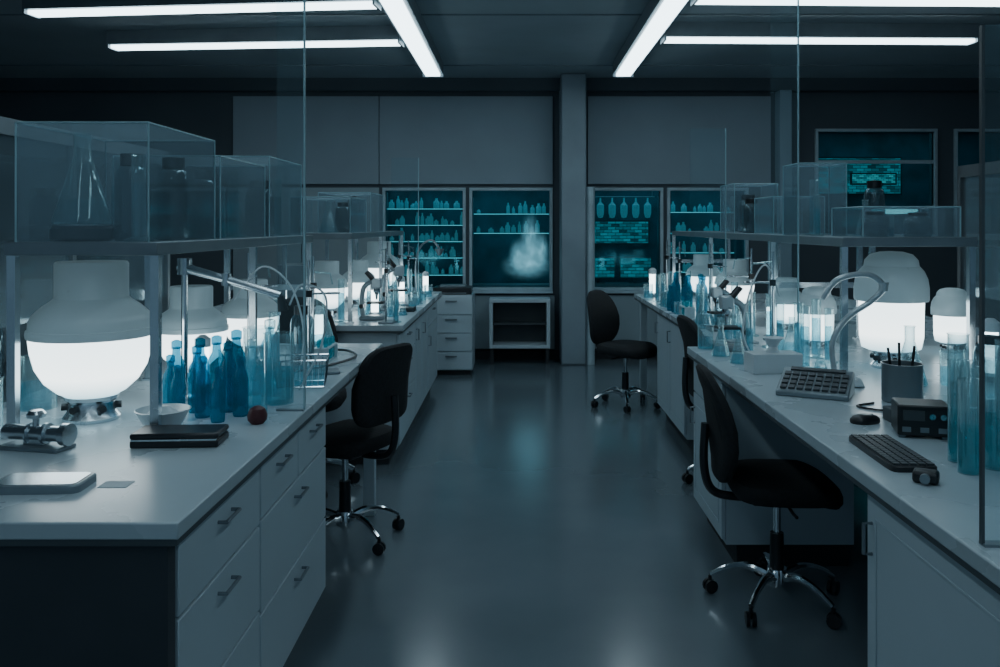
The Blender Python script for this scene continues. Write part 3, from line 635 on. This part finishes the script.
crowd(C1,'slim graduated cylinder at the rear of the near right bench','cylinders at the rear of the near right bench',[(1.3,4.2,.9),(1.45,4.12,1),(1.33,4.46,1),(1.45,3.95,.9),(1.1,4.02,.8)])
crowd(CF,'conical flask in the crowded glassware of the near right bench','flasks crowded on the near right bench',[(1.39,4.3,.6),(1.0,4.17,.55),(1.3,3.64,.4),(1.03,3.95,.5)])
crowd(CF,'conical flask in the crowded glassware of the far left bench','flasks crowded on the far left bench',[(-1.1,6.5,.6),(-.82,6.06,.45),(-1.1,7.92,.8)])
crowd(CF,'conical flask in the crowded glassware of the far right bench','flasks crowded on the far right bench',[(1.3,5.05,.7),(1.2,6.62,.6),(1.35,7.5,.8)])
crowd(B2,'small pale beaker in the loose row at the rear of the near right worktop','beakers at the rear of the near right worktop',[(1.55,2.75,.9),(1.68,2.8,1),(1.82,2.9,1.1),(1.75,3.42,.9),(1.5,3.25,.8),(2.0,2.8,1)])
crowd(C1,'slim cylinder standing behind the teal cylinders at the right photo edge','slim cylinders behind the teal cylinders',[(1.6,2.5,1),(1.72,2.6,1),(1.55,2.32,1),(1.9,2.7,1)])
crowd(CF,'conical flask standing behind the teal cylinders at the right photo edge','flasks behind the teal cylinders',[(1.87,3.06,.6),(1.75,2.4,.9)])
rs=ringstand('clamp stand with steel rod in the crowded middle of the near left bench',(-.86,3.68,TZ),.3); rs['group']='clamp stands on the near left bench'
crowd(rs,rs['label'],rs['group'],[(-1.0,4.12,1),(-1.18,3.86,1.05)])
crowd(rs,'clamp stand with steel rod among the glassware of the far left bench','clamp stands on the far left bench',[(-.85,5.58,1.0),(-1.0,6.4,1.05),(-.9,7.18,1.05),(-1.02,7.65,1.05)])
crowd(rs,'clamp stand with steel rod among the glassware of the near right bench','clamp stands on the near right bench',[(1.2,4.13,1.05)])
crowd(rs,'clamp stand with steel rod among the glassware of the far right bench','clamp stands on the far right bench',[(1.24,4.64,1.05),(1.35,5.8,1.05),(1.28,6.6,1.05),(1.33,7.4,1.05)])
tl=towerlamp('small bright column lamp standing low on the near left bench behind the bottles',(-1.22,3.3,TZ))
for x,y,s,lb in [(-1.05,4.5,1.0,'small bright column lamp at the far end of the near left worktop'),(-1.0,5.98,1.1,'small bright column lamp nearest on the far left bench'),(-.93,6.82,1.1,'small bright column lamp in the middle of the far left bench'),(-.85,7.9,1.0,'small bright column lamp at the far end of the left benches'),
   (1.42,4.75,1.1,'small bright column lamp nearest on the far right bench'),(1.42,5.9,1.2,'small bright column lamp in the middle of the far right bench'),(1.22,7.65,1.2,'small bright column lamp at the far end of the right benches'),(1.95,3.5,1.2,'small bright column lamp beside the grey sloped instrument')]:
    dup(tl,(x,y,TZ),0,lb,sc=s)
# ---------------------------------------------------------------- right bench items
t=thing('control_keypad','grey tilted control keypad console on the right bench beside the tissue box','keypad',(1.13,3.22,TZ),R(-28))
MB().add([(-.13,-.09,0),(.13,-.09,0),(.13,.09,0),(-.13,.09,0),(-.13,-.09,.02),(.13,-.09,.02),(.13,.09,.085),(-.13,.09,.085)],[(3,2,1,0),(4,5,6,7),(0,1,5,4),(1,2,6,5),(2,3,7,6),(3,0,4,7)]).build('console','greym',t,bevel=.005)
sl=math.atan2(.065,.18); k_=MB()
for i in range(8):
    for j in range(4):
        y=-.065+.032*j; k_.box((-.105+.03*i,y,.0525+y*math.tan(sl)+.004),(.022,.022,.01),Mx=Matrix.Rotation(sl,4,'X'))
k_.build('keys','gap',t)
MB().box((0,.07,.0525+.07*math.tan(sl)+.004),(.2,.022,.006),Mx=Matrix.Rotation(sl,4,'X')).build('display','gap',t)
t=thing('tissue_box','white tissue box with a tissue pulled out, on the right bench','tissue box',(1.12,3.72,TZ),.1)
MB().span(-.11,.11,-.06,.06,0,.085).build('carton','white',t,bevel=.003)
m=MB().lathe([(.03,.085),(.02,.11),(.035,.14),(.05,.15)],seg=9); m.build('tissue','paper',t)
tissue('cleaning_cloth','crumpled white cloth between the keypad console and metal pot',(1.32,3.38,TZ),.06,.04,8)
t=thing('pen_pot','dark metal pot holding pens on the right bench','pot',(1.40,3.09,TZ))
MB().lathe([(0,0),(.066,0),(.07,.005),(.07,.135),(.073,.14),(.067,.14),(.065,.02),(0,.02)],seg=28).build('pot','greym',t)
for (a,l) in ((.3,.2),(2.2,.19),(4.1,.22)): MB().tube([(.03*math.cos(a),.03*math.sin(a),.022),(.055*math.cos(a),.055*math.sin(a),l)],.005,8).build('pen','blackp',t)
t=thing('mouse','black computer mouse on the right worktop','mouse',(1.13,2.76,TZ),R(20))
MB().pad(.052,.033,[(.95,0),(1,.006),(.97,.014),(.8,.022),(.45,.027)],p=2.4).build('shell','blackp',t); MB().cyl((.025,-.004,.02),.008,.008,12,Matrix.Rotation(R(-90),4,'X')).build('scroll_wheel','greym',t)
t=thing('keyboard','dark slim keyboard lying along the right worktop','keyboard',(1.04,2.37,TZ),R(88))
MB().pad(.17,.062,[(1,0),(1,.012),(.98,.015)],p=10).build('case','blackp',t)
k_=MB()
for i in range(15):
    for j in range(5): k_.box((-.147+.021*i,-.044+.022*j,.017),(.017,.017,.006))
k_.build('keys','gap',t)
t=thing('webcam','small black webcam at the near end of the keyboard','camera',(1.02,2.12,TZ),R(-30))
MB().span(-.03,.03,-.025,.025,0,.03).build('body','blackp',t,bevel=.008); MB().cyl((0,-.025,.016),.012,.014,14,Matrix.Rotation(R(90),4,'X')).build('lens','greym',t)
t=thing('power_supply','small black instrument with a display, beside the teal cylinders','lab instrument',(1.235,2.6,TZ),R(-15))
MB().span(-.075,.075,-.06,.06,.008,.1).build('housing','blackp',t,bevel=.005); MB().span(-.06,.0,-.064,-.06,.055,.085).build('display','gap',t)
for s in (0.02,.05): MB().cyl((s,-.06,.07),.009,.012,12,Matrix.Rotation(R(90),4,'X')).build('knob','chrome',t)
for s in (-.05,0,.05): MB().span(s-.012,s+.012,-.062,-.06,.02,.035).build('button','greym',t)
for s in (-1,1): MB().span(s*.06-.01,s*.06+.01,-.05,.05,0,.008).build('foot','greym',t)
o=MB().span(-.05,.05,-.035,.035,0,.045).build('small_box','gap',loc=(1.26,2.78,TZ),bevel=.004); tag(o,'small dark box behind the black instrument on the right bench','box')
g='tall teal cylinders at the right photo edge'
TC=thing('sample_cylinder','tall glass cylinder of teal liquid beside the small black instrument','glass cylinder',(1.17,2.2,TZ),0,g); TC.scale=(.9,.9,.8)
MB().lathe([(0,0),(.03,0),(.03,.3),(.033,.304)],seg=24).build('glass_wall','glass',TC); MB().lathe([(0,.005),(.028,.005),(.028,.15),(0,.15)],seg=24).build('liquid','teal',TC)
for (x,y,s) in [(1.26,2.24,.95),(1.2,2.31,.9),(1.36,2.36,.9),(1.31,2.14,.7),(1.44,2.5,1.0),(1.37,2.64,1),(1.28,2.4,.8),(1.23,2.12,.65)]: dup(TC,(x,y,TZ),0,TC['label'],g,s)
t=thing('pipe_arm','curved pale grey pipe arm rising from the right bench','pipe arm',(1.31,3.5,TZ))
MB().lathe([(0,0),(.035,0),(.035,.015),(.02,.025),(0,.025)]).build('foot','steel',t)
MB().tube(smooth_pts([(0,0,.02),(-.01,0,.16),(.05,0,.26),(.15,0,.33),(.19,-.02,.39),(.12,-.03,.44),(.0,-.03,.42),(-.06,-.02,.34)],7),.012,12).build('pipe','palem',t)
MB().lathe([(0,-.018),(.018,-.018),(.02,.018),(0,.018)],(.19,-.02,.39),16).build('joint','palem',t)
dup(MS,(1.1,4.36,TZ),PI,'pale microscope in front of the glass screen on the right bench',sc=.85)
dup(B2,(.98,4.42,TZ),0,'pale beaker near the far edge of the near right worktop',sc=.8)
dup(C1,(1.28,3.78,TZ),0,'graduated cylinder between the tissue box and the pipe arm')
dup(C1,(1.3,3.92,TZ),0,'graduated cylinder close behind the tissue box, next to the glass screen')
dup(CF,(1.58,3.42,TZ),0,'conical flask with pale contents behind the metal pen pot',sc=.8)
dup(B2,(1.62,3.05,TZ),0,'pale beaker right of the metal pen pot')
dup(J,(1.78,3.2,TZ),0,'lidded jar beside the sloped grey instrument on the right',sc=1)
dup(MS,(1.24,5.18,TZ),PI,'microscope nearest on the far right bench',sc=.8)
tuberack('test tube rack beside the blue bottles on the far right bench',(1.19,5.95,TZ),PI/2)
g='blue bottles on the far right bench'
for (x,y,s) in [(1.17,6.27,1.1),(1.25,6.3,1.1),(1.34,6.2,1.2),(1.2,6.42,1.2),(1.3,6.45,1.1),(1.15,6.38,.8),(1.39,6.34,1.1)]:
    dup(ws,(x,y,TZ),1,'blue bottle of the cluster on the far right bench',g,s)
dup(CF,(1.2,5.44,TZ),0,'conical flask on the far right bench in front of the glass screen',sc=.8)
dup(J,(1.33,5.48,TZ),0,'dark lidded jar on the far right bench in front of the glass screen',sc=.9)
# ---------------------------------------------------------------- behind windows
def shelfunit(label,x0,x1,y,zs,z0=.6):
    cx=(x0+x1)/2; w=(x1-x0)/2; t=thing('shelf_unit',label,'shelf unit',(cx,y,z0))
    for s in (-1,1): MB().span(s*w-.012,s*w+.012,-.1,.1,0,max(zs)-z0+.2).build('upright','greym',t)
    for z in zs:
        sh=MB().span(-w+.012,w-.012,-.1,.1,z-z0-.015,z-z0).build('shelf','greym',t)
        MB().span(-w+.02,w-.02,-.104,-.1,z-z0-.012,z-z0-.004).build('light_strip','led',sh)
bot=MB().lathe([(0,0),(.026,0),(.028,.006),(.028,.07),(.012,.09),(.012,.11),(0,.11)],seg=10).build('bottle','bott')
tag(bot,'x','bottle'); first=[True]
def brow(x0,x1,y,z,n,label,group,s=1,skip=()):
    for i in range(n):
        if i in skip: continue
        b=bot if first[0] else bot.copy()
        if not first[0]: COL.objects.link(b)
        first[0]=False
        q=s*(.4+.95*random.random()); b.location=(x0+(x1-x0)*(i+.5)/n+random.uniform(-.012,.012),y+random.uniform(-.04,.04),z); b.scale=(s*random.uniform(.6,1.25),)*2+(q,); b['label']=label; b['group']=group
W=['the leftmost back window','the second back window','the back window just right of the column','the rightmost of the four low back windows']
def filled(label,x0,x1,y,zs,k0,n,nms):
    shelfunit(label,x0,x1,y,zs)
    for z,nm in zip(zs,nms):
        brow(x0+.05,x1-.05,y-.03,z,n,'small teal bottle on the %s shelf behind %s'%(nm,W[k0]),'bottles on the %s shelf behind %s'%(nm,W[k0]),1.1,random.sample(range(n),4))
filled('shelf unit behind the leftmost low back window, five lit shelves',-1.62,-.6,10.5,[.95,1.16,1.36,1.56,1.76],0,15,['bottom','second','third','fourth','top'])
filled('shelf unit behind the second low back window, two lit shelves',-.56,.42,10.7,[1.46,1.7],1,12,['lower','upper'])
t=thing('bench_unit','dark counter behind the second low back window','counter',(-.07,10.35,.6)); MB().span(-.48,.48,-.14,.14,.2,.24).build('top','greym',t); MB().span(-.46,.46,-.12,.12,0,.2).build('base','niche',t)
t=thing('soft_glow','hazy blue white glow shaped as an emissive cone behind the second back window','emissive_glow',(.14,10.33,1.12))  # soft glow in the window, shaped from emissive ellipsoids
SPH=[(0,-.99)]+[(math.sin(PI*i/10),-math.cos(PI*i/10)) for i in range(1,10)]+[(0,.99)]
for lx,lz,s in ((-.02,-.06,(.36,.13,.2)),(.03,.08,(.26,.13,.3)),(.02,.3,(.14,.12,.34)),(-.14,.06,(.12,.12,.24)),(.16,.14,(.1,.12,.26))):
    o=MB().lathe(SPH,seg=20).build('emissive_glow','softglow',t,loc=(lx,0,lz)); o.scale=s
t=thing('hanging_rail','steel rail holding a row of hanging bottles behind the window right of the column','rail',(1.24,10.45,1.9)); MB().tube([(-.45,0,0),(.45,0,0)],.008).build('bar','greym',t)
for s in (-1,1): MB().tube([(s*.42,0,0),(s*.42,0,.4)],.006).build('hanger','greym',t)
for i in range(6):
    b=MB().lathe([(0,-.26),(.03,-.25),(.045,-.2),(.045,-.1),(.012,-.06),(.01,-.008),(0,-.008)],seg=12).build('hanging_bottle','bott',loc=(.88+.145*i,10.45,1.9)); tag(b,'pale bottle hanging in the row behind the window right of the column','bottle','hanging bottles behind the window right of the column')
def monitor(label,x,y,z,w,h,mt='scr1'):
    t=thing('monitor',label,'monitor',(x,y,z))
    MB().span(-w/2,w/2,0,.03,.06,.06+h).build('bezel','blackp',t,bevel=.004); MB().span(-w/2+.012,w/2-.012,-.003,0,.072,.048+h).build('screen',mt,t)
    MB().span(-.02,.02,.03,.05,0,.15).span(-.08,.08,-.03,.08,0,.008).build('stand','blackp',t)
t=thing('bench_unit','dark counter behind the low back window right of the column','counter',(1.24,10.5,.6)); MB().span(-.48,.48,-.18,.18,.2,.24).build('top','greym',t); MB().span(-.46,.46,-.15,.15,0,.2).build('base','niche',t)
monitor('wide dark monitor with teal data lines, lower left behind the window right of the column',1.0,10.45,.84,.42,.26,'scr2'); monitor('wide dark monitor with teal data lines, lower right behind the window right of the column',1.46,10.45,.84,.4,.26,'scr2')
t=thing('wall_display','wide data display above the monitors behind the window right of the column','display',(1.24,11.15,1.3)); MB().span(-.5,.5,0,.05,0,.32).build('bezel','blackp',t); MB().span(-.48,.48,-.004,0,.02,.3).build('screen','scr2',t)
filled('shelf unit behind the rightmost low back window, four lit shelves',1.78,2.7,10.6,[.98,1.22,1.46,1.72],3,12,['bottom','second','third','top'])
t=thing('wall_display','large teal data display behind the high right window','display',(4.45,11.15,1.95)); MB().span(-.6,.6,0,.05,0,.5).build('bezel','blackp',t); MB().span(-.58,.58,-.004,0,.02,.48).build('screen','scr2',t)
t=thing('oval_highlight','bright oval highlight built as a glowing panel low behind the high right window','light',(4.8,10.8,1.74)); MB().pad(.3,.045,[(.9,-.01),(1,0),(.9,.01)],fn=lambda p:Vector((p.x,p.z,p.y)),p=2).build('glowing_panel','oval',t); MB().tube([(0,.01,0),(0,.39,0)],.012).build('bracket','greym',t)  # added glowing oval stands in for a window highlight; bracket only carries it
t=thing('wall_monitor','bright cyan screen in the upper part of the high right window','display',(4.65,11.08,2.08)); MB().span(-.3,.3,0,.03,0,.16).build('bezel','blackp',t); MB().span(-.28,.28,-.004,0,.02,.14).build('screen','scr1',t)
# ---------------------------------------------------------------- lamps / world
def area(loc,sx,sy,power,col,rot=(0,0,0)):
    l=bpy.data.lights.new('area_light','AREA'); l.shape='RECTANGLE'; l.size=sx; l.size_y=sy; l.energy=power; l.color=col
    o=bpy.data.objects.new('area_light',l); COL.objects.link(o); o.location=loc; o.rotation_euler=rot; return o
TC_=(.35,.8,1.0)
area((-.6,10.5,2.28),2.2,.6,6,TC_); area((1.7,10.5,2.28),2.0,.6,6,TC_); area((4.6,10.6,2.8),2.4,.6,4,TC_)
w=bpy.data.worlds.new('world'); scene.world=w; w.use_nodes=True
bg=w.node_tree.nodes['Background']; bg.inputs[0].default_value=(.3,.5,.68,1); bg.inputs[1].default_value=.34
